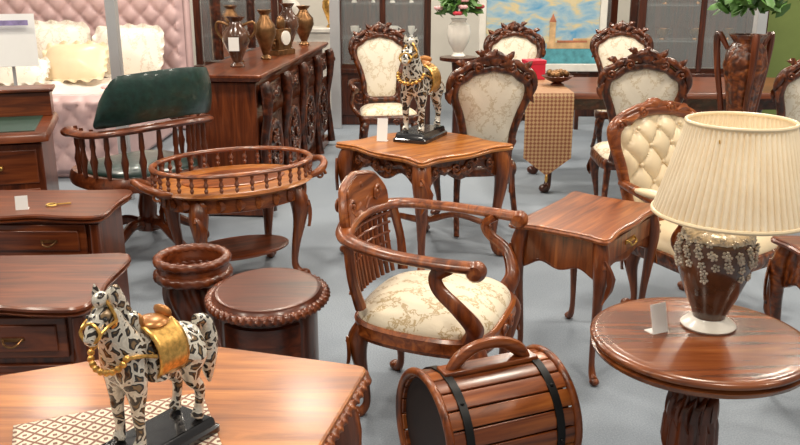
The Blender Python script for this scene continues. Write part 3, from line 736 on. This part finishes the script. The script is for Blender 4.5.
# ------------------------------------------------------------ dining chairs
back=mirror([(0,.50),(.11,.505),(.15,.56),(.155,.64),(.185,.76),(.225,.87),(.215,.95),(.165,.985),(.12,1.02),(.05,1.035),(0,1.045)])
def dining_chair(label,loc,rz,arms=False,name='dining_chair',sc_=1.0,group=None):
    t=thing(name,label,'chair',loc,rz,group)
    so=smooth2([(.0,-.25),(.18,-.245),(.25,-.2),(.235,0),(.2,.2),(.1,.23),(-.1,.23),(-.2,.2),(-.235,0),(-.25,-.2),(-.18,-.245)],4)
    g=G(); g.loft(so,[(.02,.36),(0,.365),(-.006,.39),(0,.42),(.01,.43)]); g.scroll((-.05,-.262,.375),.03,1.3,.009); g.scroll((.05,-.262,.375),.03,1.3,.009,None,-1,pi); part('seat_frame',g,CH,t)
    g=G(); g.puff([(x*.94,y*.94) for x,y in so],.43,.06); part('seat',g,CREAM,t)
    for sx in(-1,1):
        leg_part(t,CH,sx*.2,-.2,.38,sx,-1,.024)
        g=G(); g.tube([(sx*.17,.2,.40),(sx*.18,.22,.25),(sx*.19,.27,.1),(sx*.2,.32,.012)],[.024,.02,.018,.018],8,4); part('leg',g,CH,t)
    def B(x,z,off): return Vector((x,.215+(z-.45)*.22+off-.10*(x*x)*4*.4,z))
    o=smooth2(back,5)
    g=G(); g.tube([B(x,z,0) for x,z in o],.026,10,1,flat=(1,1),closed=True)
    for sx in(-1,1):
        g.tube([B(sx*.15,.42,0),B(sx*.14,.48,0),B(sx*.15,.56,0)],[.024,.026,.02],8,4)
        cr=[(0,1.12),(.05,1.105),(.08,1.075),(.14,1.065),(.19,1.03),(.235,1.0),(.26,.93),(.245,.86)]
        g.tube([B(sx*x,z,0) for x,z in cr],[.03,.022,.02,.024,.022,.026,.022,.01],9,4)
        for off in(-.022,.022):
            g.scroll(B(sx*.10,1.045,off),.03,1.4,.010,None,sx); g.scroll(B(sx*.205,.985,off),.032,1.4,.010,None,-sx)
            g.leaf(B(sx*.03,1.06,off),.09,.02,.35 if sx>0 else pi-.35); g.leaf(B(sx*.24,.93,off),.10,.016,-pi/2+.15*sx)
            g.leaf(B(sx*.15,.54,off),.09,.014,pi/2)
        g.leaf(B(sx*.06,1.10,0),.07,.018,.6 if sx>0 else pi-.6,None,.014); g.leaf(B(sx*.17,1.05,0),.07,.018,.4 if sx>0 else pi-.4,None,.014)
    g.ell(B(0,1.09,0),(.05,.03,.042)); g.ell(B(0,1.135,0),(.02,.015,.02))
    part('backrest_frame',g,CH,t)
    g=G(); inn=[(x*.93,.78+(z-.78)*.94) for x,z in o]
    for sgn in(-1,1):
        R=[]
        for k in range(8):
            s_=1-k/8; hh=.028*(1-s_**3)
            R.append([B(x*s_,.78+(z-.78)*s_,sgn*hh) for x,z in inn])
        g.rings(R,capa=False)
    part('back_upholstery',g,CREAMZ,t)
    if arms:
        for sx in(-1,1):
            g=G(); g.tube([(sx*.2,.26,.66),(sx*.27,.15,.67),(sx*.30,0,.655),(sx*.29,-.12,.65),(sx*.27,-.17,.63)],[.02,.022,.022,.024,.026],9,5)
            g.tube([(sx*.24,-.1,.41),(sx*.30,-.04,.5),(sx*.29,-.11,.63)],[.022,.018,.018],8,5); part('armrest',g,CH,t)
    return t
gp='carved dining chairs around the table'
c1=dining_chair('carved walnut dining chair beside the hanging runner',(.49,5.40,0),190,group=gp)
lab='carved walnut dining chair with cream brocade back'
dup(c1,(1.53,5.55,0),172,'carved walnut dining chair pulled up to dining table')
dup(c1,(1.04,7.45,0),4,lab); dup(c1,(1.95,7.5,0),-6,lab)
ca=dining_chair('carved walnut armchair with cream brocade back and seat',(-.12,7.3,0),10,True,'dining_armchair')
cb=dining_chair('carved walnut armchair near the metal post',(2.44,5.5,0),192,True,'dining_armchair')
# ------------------------------------------------------------ dining table
t=thing('dining_table','long dark wood dining table with carved edge','table',(1.95,6.50,0))
o=smooth2([(1.1,-.42),(1.16,0),(1.1,.42),(.6,.47),(0,.48),(-.6,.47),(-1.08,.42),(-1.16,0),(-1.08,-.42),(-.6,-.47),(0,-.48),(.6,-.47)],5)
g=G(); g.loft(o,[(.02,.715),(0,.72),(0,.74),(.012,.76)]); part('table_top',g,RX,t)
g=G(); g.loft([(x*.9,y*.82) for x,y in o],[(0,.63),(0,.717)]); part('apron',g,DCARV,t)
for sx in(-1,1):
    for sy in(-1,1): leg_part(t,DZ,sx*.85,sy*.28,.66,sx,sy,.04,k=.6)
r=thing('table_runner','gold and brown checked runner hanging over table','cloth',(1.05,6.015,.762))
g=G(); path=[(0,.85,.003),(0,.5,.003),(0,.05,.003),(0,.0,0),(0,-.012,-.03),(0,-.016,-.15),(0,-.018,-.3),(0,-.018,-.46)]
R=[]
for (x,y,z) in path: R.append([Vector((-.17+.34*k/8,y,z)) for k in range(9)])
R.append([Vector((-.17+.34*k/8,-.018,-.46-.13*(1-abs(k-4)/4))) for k in range(9)])
g.rings(R,closed_u=False,capa=False,capb=False); o=part('runner_cloth',g,RUNNER,r,smooth=False); sd=o.modifiers.new('s','SOLIDIFY'); sd.thickness=.004
g=G(); g.ell((0,-.018,-.61),(.012,.012,.03)); part('tassel',g,GOLD,r)
b=thing('gift_box','small red gift box on dining table','box',(1.05,6.80,.766),10)
g=G(); g.box((.15,.13,.12),(0,0,.06)); part('box_body',g,REDBOX,b,bevel=.004); g=G(); g.box((.16,.14,.03),(0,0,.135)); part('box_lid',g,REDBOX,b,bevel=.004)
b=thing('fruit_bowl','small dark bowl of dried flowers on table','bowl',(1.17,6.42,.766))
g=G(); g.lathe([(.05,0),(.05,.01),(.03,.02),(.08,.04),(.12,.07),(.115,.072),(.07,.05),(.01,.045)],seg=24); part('bowl_body',g,DX,b)
g=G()
for i in range(16):
    a=random.uniform(0,6.28); q=random.uniform(0,.08); g.ell((q*cos(a),q*sin(a),.075+random.uniform(0,.02)),.025,8,6)
f_=part('dried_flowers',g,BRONZE,b); f_['kind']='stuff'
# ------------------------------------------------------------ tufted chair
t=thing('tufted_armchair','carved walnut armchair with button-tufted cream upholstery','chair',(1.42,3.88,0),34)
tb=mirror([(0,.42),(.20,.43),(.235,.55),(.26,.70),(.285,.80),(.26,.88),(.17,.92),(0,.94)])
o=smooth2(tb,9)
def T(x,z,off): return Vector((x,.22+(z-.42)*.22+off,z))
g=G(); g.tube([T(x,z,0) for x,z in o],.027,10,1,closed=True)
for sx in(-1,1):
    g.tube([T(0,.965,0),T(sx*.06,.96,0),T(sx*.13,.95,0),T(sx*.24,.92,0),T(sx*.295,.87,0),T(sx*.305,.78,0)],[.032,.022,.024,.022,.028,.012],9,5)
    g.scroll(T(sx*.1,.945,-.025),.026,1.3,.01,None,sx); g.leaf(T(sx*.14,.93,-.026),.10,.018,-.1 if sx>0 else pi+.1)
    g.scroll(T(sx*.262,.89,-.025),.03,1.3,.01,None,-sx)
g.ell(T(0,.97,0),(.06,.03,.03))
part('backrest_frame',g,WX,t)
def tuft(a,b,d):
    def f(x,y):
        u=x/a;v=y/b
        return d*((abs(sin(pi*(u+v)))*abs(sin(pi*(u-v))))**.35-1)
    return f
tf=tuft(.15,.17,.035)
g=G(); R=[]; oo=[(x*.93,.70+(z-.70)*.95) for x,z in smooth2(tb,14)]
for k in range(36):
    s_=1-k/36; R.append([T(x*s_,.70+(z-.70)*s_,-.055*(1-s_**4)-tf(x*s_,(z-.70)*s_)*min(1,(1-s_)*8)) for x,z in oo])
g.rings(R,capa=False); part('tufted_back',g,SATIN,t,ang=80)
for i in range(-3,4):
    for j in range(-4,5):
        if (i+j)%2: continue
        x=i*.075; z=.70+j*.085
        if abs(x)<.2 and .5<z<.9: g=G(); g.ell(T(x,z,-.03),.011,8,6); part('button',g,SATIN,t)
g=G(); R=[]
for k in range(5):
    s_=1-k/5; R.append([T(x*s_,.70+(z-.70)*s_,.012) for x,z in oo])
g.rings(R,capa=False); part('outer_back',g,SATIN,t)
so=smooth2([(.0,-.30),(.22,-.28),(.30,-.2),(.28,0),(.24,.22),(.1,.24),(-.1,.24),(-.24,.22),(-.28,0),(-.30,-.2),(-.22,-.28)],5)
g=G(); g.loft(so,[(.02,.29),(0,.295),(-.008,.32),(0,.355),(.01,.36)]); part('seat_frame',g,CARV,t)
g=G(); g.puff([(x*.95,y*.95) for x,y in so],.36,.10); part('seat',g,SATIN,t)
for sx in(-1,1):
    leg_part(t,WZ,sx*.25,-.24,.31,sx,-1,.028); leg_part(t,WZ,sx*.2,.2,.31,sx*.5,1,.026)
    g=G(); g.tube([(sx*.25,.28,.62),(sx*.32,.12,.62),(sx*.345,-.05,.595),(sx*.34,-.17,.60),(sx*.34,-.21,.57)],[.02,.024,.024,.026,.022],9,6)
    g.tube([(sx*.28,-.2,.34),(sx*.33,-.12,.44),(sx*.32,-.14,.52),(sx*.34,-.18,.585)],[.03,.022,.018,.02],9,5); part('armrest',g,WX,t)
    g=G(); g.ell((sx*.335,.02,.63),(.03,.11,.022)); part('arm_pad',g,SATIN,t)
# ------------------------------------------------------------ chests at left
def chest(label,loc,rz,w,d,h):
    t=thing('chest',label,'cabinet',loc,rz)
    o=smooth2([(w/2,-d/2),(w/2+.004,0),(w/2,d/2),(w/4,d/2),(-w/4,d/2),(-w/2,d/2),(-w/2,0),(-w/2,-d/2),(-w/3,-d/2-.02),(-w/6,-d/2+.005),(0,-d/2-.025),(w/6,-d/2+.005),(w/3,-d/2-.02)],4)
    g=G(); g.loft(o,[(.03,h-.04),(.01,h-.035),(.004,h-.028),(.012,h-.022),(.0,h-.014),(0,h-.006),(.006,h)]); part('chest_top',g,RX,t,ang=35)
    g=G(); g.box((w-.08,d-.08,h-.1),(0,0,(h-.04)/2+.03)); part('chest_body',g,RZ,t,bevel=.004)
    for k in range(3):
        zz=h-.12-k*.165; g=G(); g.box((w-.16,.02,.14),(0,-d/2+.035,zz)); g.box((w-.22,.012,.09),(0,-d/2+.022,zz)); dr=part('drawer',g,RX,t,bevel=.005)
        for sx in(-1,1):
            g=G(); g.box((.07,.006,.012),(sx*w*.22,-d/2+.014,zz)); g.tube([(sx*w*.22-.03,-d/2+.012,zz),(sx*w*.22-.02,-d/2-.004,zz-.01),(sx*w*.22,-d/2-.006,zz-.018),(sx*w*.22+.02,-d/2-.004,zz-.01),(sx*w*.22+.03,-d/2+.012,zz)],.004,8,5)
            part('handle',g,BRONZE,dr)
    for sx in(-1,1):
        g=G(); g.lathe([(.02,.06)]+[(.022,.06+.4*i/16*h/.62+.0) for i in range(17)]+[(.02,h-.05)],(sx*(w/2-.045),-d/2+.035,0),24,lob=4,amp=.15,tw=60); part('corner_column',g,RZ,t,ang=70)
        for sy in(-1,1):
            g=G(); g.lathe([(.03,0),(.035,.03),(.025,.06)],(sx*(w/2-.06),sy*(d/2-.06),0),16); part('foot',g,RZ,t)
    return t
chest('dark walnut chest with stepped top and price card',(-1.66,3.63,0),0,.84,.42,.62)
chest('dark walnut chest of drawers with serpentine front',(-1.42,2.71,0),2,.88,.50,.60)
k=thing('brass_key','brass key with cord lying on the chest','key',(-1.50,3.56,.622),20)
g=G(); g.tube([(.02*cos(2*pi*i/10),.02*sin(2*pi*i/10),.004) for i in range(10)],.004,6,2,closed=True); g.tube([(.02,0,.004),(.08,0,.004)],.004,6,1); part('key_body',g,BRASS,k)
tag((-1.60,3.50,.62),15,(.05,.06),'white price card on the dark chest')
# desk
t=thing('writing_desk','dark wood writing desk with green leather top','desk',(-2.66,4.55,0),17)
g=G(); o=roundpoly([(-.75,-.38),(.75,-.38),(.75,.38),(-.75,.38)],.03); g.loft(o,[(.02,.73),(0,.735),(0,.765),(.012,.78)]); part('desk_top',g,RX,t)
g=G(); g.box((1.36,.50,.004),(0,-.05,.782)); part('leather_inlay',g,GREENTOP,t)
g=G()
for sx in(-1,1): g.box((.42,.66,.70),(sx*.5,0,.37))
g.box((1.4,.6,.12),(0,0,.67)); part('desk_body',g,RZ,t,bevel=.006)
g=G(); g.box((1.46,.16,.14),(0,.28,.85)); g.box((1.5,.20,.02),(0,.28,.93)); part('desk_gallery',g,RX,t,bevel=.006)
for sx in(-1,1):
    for kk in range(3):
        g=G(); g.box((.36,.015,.18),(sx*.5,-.335,.60-.21*kk)); dr=part('drawer',g,RX,t,bevel=.005); g=G(); g.ell((sx*.5,-.35,.60-.21*kk),.014); part('knob',g,BRASS,dr)
# ------------------------------------------------------------ sideboard
t=thing('sideboard','carved dark mahogany sideboard with drawers and doors','cabinet',(-1.03,6.8,0),85)
w,d,h=2.6,.52,.95
g=G(); o=roundpoly([(-w/2,-d/2),(w/2,-d/2),(w/2,d/2),(-w/2,d/2)],.03); g.loft(o,[(.04,h-.05),(.02,h-.045),(.01,h-.03),(.0,h-.02),(0,h-.006),(.008,h)]); part('sideboard_top',g,RX,t)
g=G(); g.box((w-.12,d-.08,h-.12),(0,.01,(h-.05)/2+.03)); g.box((w-.06,d-.02,.08),(0,0,.05)); part('sideboard_body',g,RZ,t,bevel=.006)
for i in range(4):
    x=-w/2+.36+i*(w-.72)/3
    g=G(); g.box((.5,.02,.15),(x,-d/2+.02,h-.16)); g.box((.42,.02,.09),(x,-d/2+.01,h-.16)); dr=part('drawer',g,DCARV,t,bevel=.006)
    g=G(); g.scroll((x-.08,-d/2-.005,h-.16),.04,1.5,.01); g.scroll((x+.08,-d/2-.005,h-.16),.04,1.5,.01,None,-1,pi); g.ell((x,-d/2-.005,h-.16),.02); part('handle',g,CH,dr)
    g=G(); g.box((.5,.02,.50),(x,-d/2+.02,.40)); dr=part('door',g,DCARV,t,bevel=.006)
    g=G(); e=[(x+.19*cos(2*pi*q/24),-d/2+.008,.40+.2*sin(2*pi*q/24)) for q in range(24)]
    g.tube(e,.016,8,1,closed=True)
    for q in range(6):
        a=2*pi*q/6; g.scroll((x+.09*cos(a),-d/2+.0,.40+.1*sin(a)),.045,1.3,.011,None,1 if q%2 else -1,a)
    part('carved_panel',g,CH,dr)
for i in range(5):
    x=-w/2+.07+i*(w-.14)/4
    g=G(); g.tube([(x,-d/2+.0,h-.06),(x,-d/2-.02,h-.12),(x,-d/2-.015,h-.28),(x,-d/2+.015,h-.5),(x,-d/2-.005,.2),(x,-d/2-.02,.04)],[.035,.042,.032,.028,.03,.036],10,5)
    g.scroll((x,-d/2-.04,h-.15),.028,1.3,.012,Matrix.Rotation(pi/2,3,'Z')); part('carved_corbel',g,DCARV,t)
def vase(name,label,loc,prof,mat,seg=28):
    t=thing(name,label,'vase',loc); g=G(); g.lathe(prof,seg=seg); part('vase_body',g,mat,t); return t
def vp(s,hs): return [(.05*s,0),(.055*s,.01*hs),(.03*s,.04*hs),(.06*s,.12*hs),(.10*s,.22*hs),(.095*s,.29*hs),(.05*s,.35*hs),(.04*s,.38*hs),(.07*s,.42*hs),(.062*s,.42*hs),(.03*s,.37*hs),(.005,.3*hs)]
v1=vase('urn','dark ceramic urn with handles on sideboard',(-1.12,5.98,.95),vp(.95,.8),BROWNC)
for sx in(-1,1):
    g=G(); g.tube([(sx*.05,0,.28),(sx*.12,0,.30),(sx*.13,0,.24),(sx*.085,0,.18)],.010,8,5); part('handle',g,BRONZE,v1)
g=G(); g.box((.07,.003,.09),(0,-.10,.16)); part('label_card',g,PAPER,v1)
vase('vase','tall bronze vase on the sideboard',(-1.0,6.5,.95),vp(.8,.85),BRONZE)
vase('vase','dark lidded vase on the sideboard',(-.92,7.2,.95),vp(.9,.9),BROWNC)
vase('vase','small glazed vase on the sideboard',(-1.16,6.3,.95),vp(.6,.5),BRONZE)
vase('vase','bronze vase at sideboard end',(-.85,7.75,.95),vp(.9,.8),BRONZE)
t=thing('mantel_clock','ornate dark gilt clock on the sideboard','clock',(-.93,6.85,.95),60)
g=G(); g.box((.22,.1,.04),(0,0,.02)); g.box((.16,.08,.16),(0,0,.12)); g.ell((0,0,.24),(.05,.03,.06)); g.scroll((-.09,0,.08),.04,1.3,.014); g.scroll((.09,0,.08),.04,1.3,.014,None,-1,pi); part('clock_case',g,BRONZE,t,bevel=.004)
g=G(); g.lathe([(.055,0),(.055,.01),(.045,.012)],(0,-.04,.13),24,ax=Matrix.Rotation(pi/2,3,'X')); part('clock_dial',g,WHITE,t)
t=thing('mirror','carved wood framed mirror standing behind sideboard','mirror',(-1.27,6.75,.95),85)
g=G(); g.box((.9,.01,.9),(0,0,.47)); part('mirror_glass',g,plain('mirror_silver',(.8,.8,.8),.06,1,.02,3),t)
g=G(); g.tube([(-.47,0,.02),(-.47,0,.9),(-.2,0,1.0),(.2,0,1.0),(.47,0,.9),(.47,0,.02)],.04,10,5); part('mirror_frame',g,DCARV,t)
# ------------------------------------------------------------ bed
t=thing('bed','upholstered bed with pink tufted headboard','bed',(-3.35,7.75,0),0)
g=G(); g.box((2.2,2.0,.30),(0,-.05,.17)); part('bed_frame',g,PINK,t,bevel=.04)
def tuftpanel(w_,h_,nx,nz,a,b,d_,base=.04):
    g=G(); R=[]; f=tuft(a,b,d_)
    for i in range(nx+1):
        row=[]
        for j in range(nz+1):
            x=-w_/2+w_*i/nx; z=h_*j/nz; e=min(1,min(i,nx-i,j,nz-j)/3)
            row.append(Vector((x,-(base*e+f(x,z)*e+d_*e),z)))
        R.append(row)
    g.rings(R,closed_u=False,capa=False,capb=False); return g
part('footboard_tufting',tuftpanel(2.3,.62,120,40,.18,.2,.05),PINK,t,(0,-1.10,.03),ang=80)
g=tuftpanel(2.4,1.1,140,64,.2,.22,.06); part('headboard_tufting',g,PINK,t,(0,.98,.5),ang=80)
g=G(); g.box((2.5,.12,1.65),(0,1.06,.83)); part('headboard',g,PINK,t,bevel=.03)
g=G(); g.box((2.32,.09,.66),(0,-1.06,.33)); part('footboard',g,PINK,t,bevel=.03)
g=G(); g.box((2.1,1.95,.24),(0,-.05,.44)); part('mattress',g,SHEET,t,bevel=.06)
g=G(); R=[]
for i in range(61):
    row=[]
    for j in range(41):
        x=-1.12+2.24*i/60; y=-1.0+1.6*j/40
        zz=.59+.02*sin(9*x+3*y)+.016*sin(13*y-6*x)+.008*sin(31*x+11*y)
        e=max(0,abs(x)-1.04)/.10; zz-=e*.16
        row.append(Vector((x,y,zz)))
    R.append(row)
g.rings(R,closed_u=False,capa=False,capb=False); o=part('bedspread',g,SHEET,t); sd=o.modifiers.new('s','SOLIDIFY'); sd.thickness=.02
def pillow(loc,rz,tilt,s,mat,label):
    t=thing('pillow',label,'pillow',loc,rz,'pillows on the tufted bed')
    g=G(); o=[]
    for i in range(96):
        a=2*pi*i/96; c_,s_=cos(a),sin(a); k=1/((abs(c_)**5+abs(s_)**5)**.2); o.append((s[0]/2*k*c_,s[1]/2*k*s_))
    Mx=Matrix.Translation((0,0,s[1]/2*sin(tilt)))@Matrix.Rotation(tilt,4,'X'); g.M=Mx
    for sg in(-1,1):
        R=[]
        for q in range(8):
            sc_=1-q/8; R.append([Vector((x*sc_,y*sc_,sg*s[2]/2*(1-sc_**2.0)**.8)) for x,y in o])
        g.rings(R,capa=False)
    R=[[Vector((x,y,0)) for x,y in o],[Vector((x*1.06,y*1.08,.010*sin(i*1.1))) for i,(x,y) in enumerate(o)],[Vector((x*1.11,y*1.14,.022*sin(i*1.1))) for i,(x,y) in enumerate(o)]]
    g.rings(R,capa=False,capb=False)
    part('pillow_cover',g,mat,t)
P_='ivory damask pillow against tufted headboard'
for x,y,tl,s,m_,lb in [(-4.10,8.38,1.0,(.66,.52,.2),PILLOW,P_),(-3.36,8.40,1.05,(.66,.52,.2),PILLOW,P_),(-2.62,8.38,1.0,(.62,.50,.2),PILLOW,P_),(-3.75,8.06,.8,(.54,.42,.17),SHEET,'plain ivory cushion leaning on pillows'),(-3.02,8.06,.75,(.54,.42,.17),SATIN,'cream satin cushion leaning on pillows'),(-3.4,7.76,.6,(.44,.32,.15),PILLOW,'small ivory damask cushion at pillow front')]:
    pillow((x,y,.63),random.uniform(-8,8),tl,s,m_,lb)
fl_=thing('fabric_flowers','pale pink flowers lying on the bed','flowers',(-2.45,7.2,.62))
g=G()
for i in range(9):
    a=random.uniform(0,6.28);q=random.uniform(0,.12)
    for k in range(5): g.ell((q*cos(a)+.02*cos(k*1.256),q*sin(a)+.02*sin(k*1.256),.03),(.02,.02,.012),6,5)
part('petals',g,PINKF,fl_)
s_=thing('display_sign','white information sign with thin violet strip on stand','sign',(-2.72,6.1,0),20)
g=G(); g.lathe([(.14,0),(.14,.015),(.012,.03),(.012,.95)],seg=20); part('sign_stand',g,STEEL,s_)
g=G(); g.box((.34,.012,.36),(0,-.02,1.12),R=Matrix.Rotation(-.2,3,'X')); part('sign_panel',g,PAPER,s_); g=G(); g.box((.26,.006,.035),(0,-.060,1.24),R=Matrix.Rotation(-.2,3,'X')); part('sign_graphic',g,plain('violet_print',(.25,.2,.4),.5,0,.3,20),s_)
# ------------------------------------------------------------ background vitrines
def vitrine(label,loc,rz,w,d,h,mat=DZ):
    t=thing('display_cabinet',label,'cabinet',loc,rz)
    g=G(); g.box((w,d,.55),(0,0,.275)); g.box((w+.06,d+.06,.05),(0,0,.57)); part('base_unit',g,mat,t,bevel=.008)
    g=G()
    for sx in(-1,1):
        for sy in(-1,1): g.box((.07,.07,h-.6),(sx*(w/2-.035),sy*(d/2-.035),.6+(h-.6)/2))
    g.box((.05,.03,h-.6),(0,-d/2+.02,.6+(h-.6)/2)); g.box((w,.02,h-.6),(0,d/2-.02,.6+(h-.6)/2)); g.box((w+.08,d+.08,.12),(0,0,h)); part('cabinet_frame',g,mat,t,bevel=.005)
    for z in(.9,1.25,1.6):
        if z<h-.1:
            g=G(); g.box((w-.1,d-.1,.012),(0,0,z)); part('shelf',g,GLASS,t)
    for sx in(-1,1):
        g=G(); g.box((w/2-.08,.006,h-.68),(sx*(w/4-.01),-d/2+.02,.6+(h-.6)/2)); part('glass_door',g,GLASS,t)
        g=G(); g.box((w/2-.14,.02,.38),(sx*w/4,-d/2-.008,.29)); dr=part('door',g,mat,t,bevel=.008)
        g=G(); g.scroll((sx*w/4,-d/2-.02,.3),.08,1.6,.014,None,sx); part('carving',g,CH,dr)
    return t
def cups(cx,cy,zs,w,n,mat,label):
    for z in zs:
        for i in range(n):
            x=cx-w/2+w*(i+.5)/n
            c=thing('porcelain_cup',label,'cup',(x,cy,z)); c['group']='cups in the display cabinets'
            g=G(); s=.7+.5*random.random(); g.lathe([(.03*s,0),(.03*s,.005),(.02*s,.02),(.05*s,.06),(.055*s,.11),(.05*s,.11),(.01,.03)],seg=16); part('cup_bowl',g,mat,c)
            g=G(); g.tube([(.05*s,0,.09*s),(.08*s,0,.08),(.05*s,0,.05)],.005,6,4); part('handle',g,mat,c)
vitrine('dark wood display cabinet with glass shelves',(-.18,9.3,0),0,1.0,.45,2.1)
cups(-.18,9.3,(.906,1.256),.8,4,WHITE,'white porcelain cup on a glass shelf')
vitrine('dark mahogany glazed display cabinet with carved doors',(3.0,8.9,0),-4,1.25,.5,2.2)
cups(3.0,8.9,(.906,1.256),1.0,3,BRONZE,'dark bronze cup on a glass shelf')
vitrine('dark wood glazed cabinet beside the bed',(-1.75,9.6,0),0,.9,.45,2.0)
vitrine('tall narrow dark glazed cabinet beside the painting',(2.12,9.8,0),0,.5,.4,2.2)
t=thing('console_shelf','white and gold console with ornaments','shelf',(-1.02,10.2,0))
g=G(); g.box((1.1,.4,.9),(0,0,.45)); g.box((1.2,.45,.05),(0,0,.92)); part('console_body',g,WHITE,t,bevel=.01)
for sx in(-1,1): g=G(); g.scroll((sx*.3,-.21,.6),.12,1.6,.02,None,sx); part('gilt_scroll',g,GOLD,t)
vase('vase','gilt vase on the white console',(-.8,10.2,.945),vp(1,1),GOLD); vase('vase','white vase on the white console',(-1.25,10.2,.945),vp(1,.9),WHITE)
# painting
t=thing('painting','framed oil painting of canal town with tower','painting',(1.42,8.75,.0),0)
g=G()
g.m=0; g.box((1.12,.02,1.1),(0,0,1.2)); g.m=1; g.box((1.12,.022,.16),(0,-.003,.75))
g.m=3; g.box((.5,.026,.06),(.30,-.004,.86)); g.box((.22,.03,.10),(.42,-.004,.88)); g.box((.06,.03,.26),(.10,-.004,.96))
g.m=2; g.add([(.065,-.02,1.09),(.135,-.02,1.09),(.10,-.02,1.17),(.065,0,1.09),(.135,0,1.09),(.10,0,1.17)],[(0,1,2),(0,3,4,1),(1,4,5,2),(2,5,3,0)])
g.box((.3,.03,.02),(.30,-.006,.90)); g.box((.35,.026,.04),(-.38,-.004,.85))
g.m=4; g.add([(-.3,-.02,.73),(-.1,-.02,.73),(-.05,-.02,.76),(-.34,-.02,.75)],[(0,1,2,3)])
part('canvas',g,[SKY,WATERB,BRICK,OCHRE,BLACK],t,smooth=False)
g=G(); z0,z1=.62,1.78
g.box((1.28,.05,.08),(0,0,z0+.02)); g.box((1.28,.05,.08),(0,0,z1)); g.box((.07,.05,1.2),(-.6,0,1.2)); g.box((.07,.05,1.2),(.6,0,1.2)); part('picture_frame',g,WHITE,t,bevel=.01)
g=G()
for sx in(-1,1): g.box((.04,.05,1.3),(sx*.4,.06,.65))
g.box((1.0,.05,.04),(0,.03,.56)); part('easel',g,DZ,t)
t=thing('plinth_table','dark round pedestal for the flower vase','table',(.53,7.9,0)); g=G(); g.lathe([(.16,0),(.16,.03),(.05,.06),(.04,.5),(.06,.78),(.17,.80),(.17,.83)],seg=28); part('pedestal_body',g,DZ,t)
def bouquet(t,z,r,n,flowers):
    g=G(); rn=random.Random(n)
    for i in range(n):
        a=rn.uniform(0,2*pi); e=rn.uniform(-.3,1.4); q=r*rn.uniform(.5,1)
        c=Vector((q*cos(a)*cos(e),q*sin(a)*cos(e),z+q*.8*sin(e)))
        Rm=Matrix.Rotation(a,3,'Z')@Matrix.Rotation(rn.uniform(-1,1),3,'Y')@Matrix.Rotation(rn.uniform(-1,1),3,'X')
        g.ell(c,(.055,.024,.004),6,4,Rm)
    f=part('foliage',g,LEAF,t); f['kind']='stuff'
    for i in range(flowers):
        a=rn.uniform(0,2*pi); e=rn.uniform(-.2,1.2); c=Vector((r*cos(a)*cos(e),r*sin(a)*cos(e),z+r*.8*sin(e)))
        g=G()
        for k in range(6): g.ell(c+Vector((.022*cos(k*1.05),.022*sin(k*1.05),0)),(.022,.022,.018),6,5)
        part('flower',g,RED if i%3 else PINKF,t)
t=vase('flower_vase','ribbed white vase with green bouquet and red flowers',(.53,7.9,.83),[(.06,0),(.065,.01),(.04,.04),(.09,.13),(.11,.21),(.10,.28),(.06,.31),(.075,.34),(.065,.34),(.01,.3)],WHITE)
bouquet(t,.42,.19,190,14)
t=thing('plant_stand','tall carved wooden urn stand with potted foliage','plant stand',(1.87,4.70,0))
g=G(); g.lathe([(.13,0),(.14,.03),(.07,.06),(.05,.14),(.045,.4),(.06,.55),(.05,.62),(.06,.68),(.065,.80),(.09,.98),(.115,1.10),(.10,1.18),(.07,1.22),(.10,1.26),(.09,1.26),(.02,1.1)],seg=60,lob=10,amp=.03); part('urn_body',g,CARV,t)
for k in range(3):
    g=G(); a=2*pi*k/3+.4; g.tube([(q*cos(a),q*sin(a),z) for q,z in((.10,1.18),(.16,1.26),(.15,1.10),(.11,.88),(.08,.65),(.16,.35),(.2,.02))],[.012,.02,.018,.016,.018,.016,.02],8,5)
    part('scroll_leg',g,RZ,t)
bouquet(t,1.42,.18,171,4)
# ------------------------------------------------------------ lights, world, camera
wd=bpy.data.worlds.new('w'); sc.world=wd; wd.use_nodes=True
bg=wd.node_tree.nodes['Background']; bg.inputs[0].default_value=(1,.95,.87,1); bg.inputs[1].default_value=.33
def area(x,y,z,s,p,col=(1,.90,.77)):
    l=bpy.data.lights.new('ceiling_lamp','AREA'); l.shape='DISK'; l.size=s; l.energy=p; l.color=col
    o=bpy.data.objects.new('ceiling_lamp',l); COL.objects.link(o); o.location=(x,y,z)
for x in(-3,-.8,1.4,3.6):
    for y in(1.2,4.0,6.8,9.2):
        area(x,y,3.6,.45,50 if y>2 else 42)
l=bpy.data.lights.new('lamp_bulb','POINT'); l.energy=.6; l.color=(1,.85,.6); l.shadow_soft_size=.03
o=bpy.data.objects.new('lamp_bulb',l); COL.objects.link(o); o.location=(.93,2.32,1.08)
cam=bpy.data.cameras.new('cam'); co=bpy.data.objects.new('cam',cam); COL.objects.link(co); sc.camera=co
co.location=(0,0,1.6); co.rotation_euler=(math.radians(73.5),0,0); cam.lens=38.6; cam.sensor_width=36
try: sc.view_settings.view_transform='Standard'
except Exception: pass
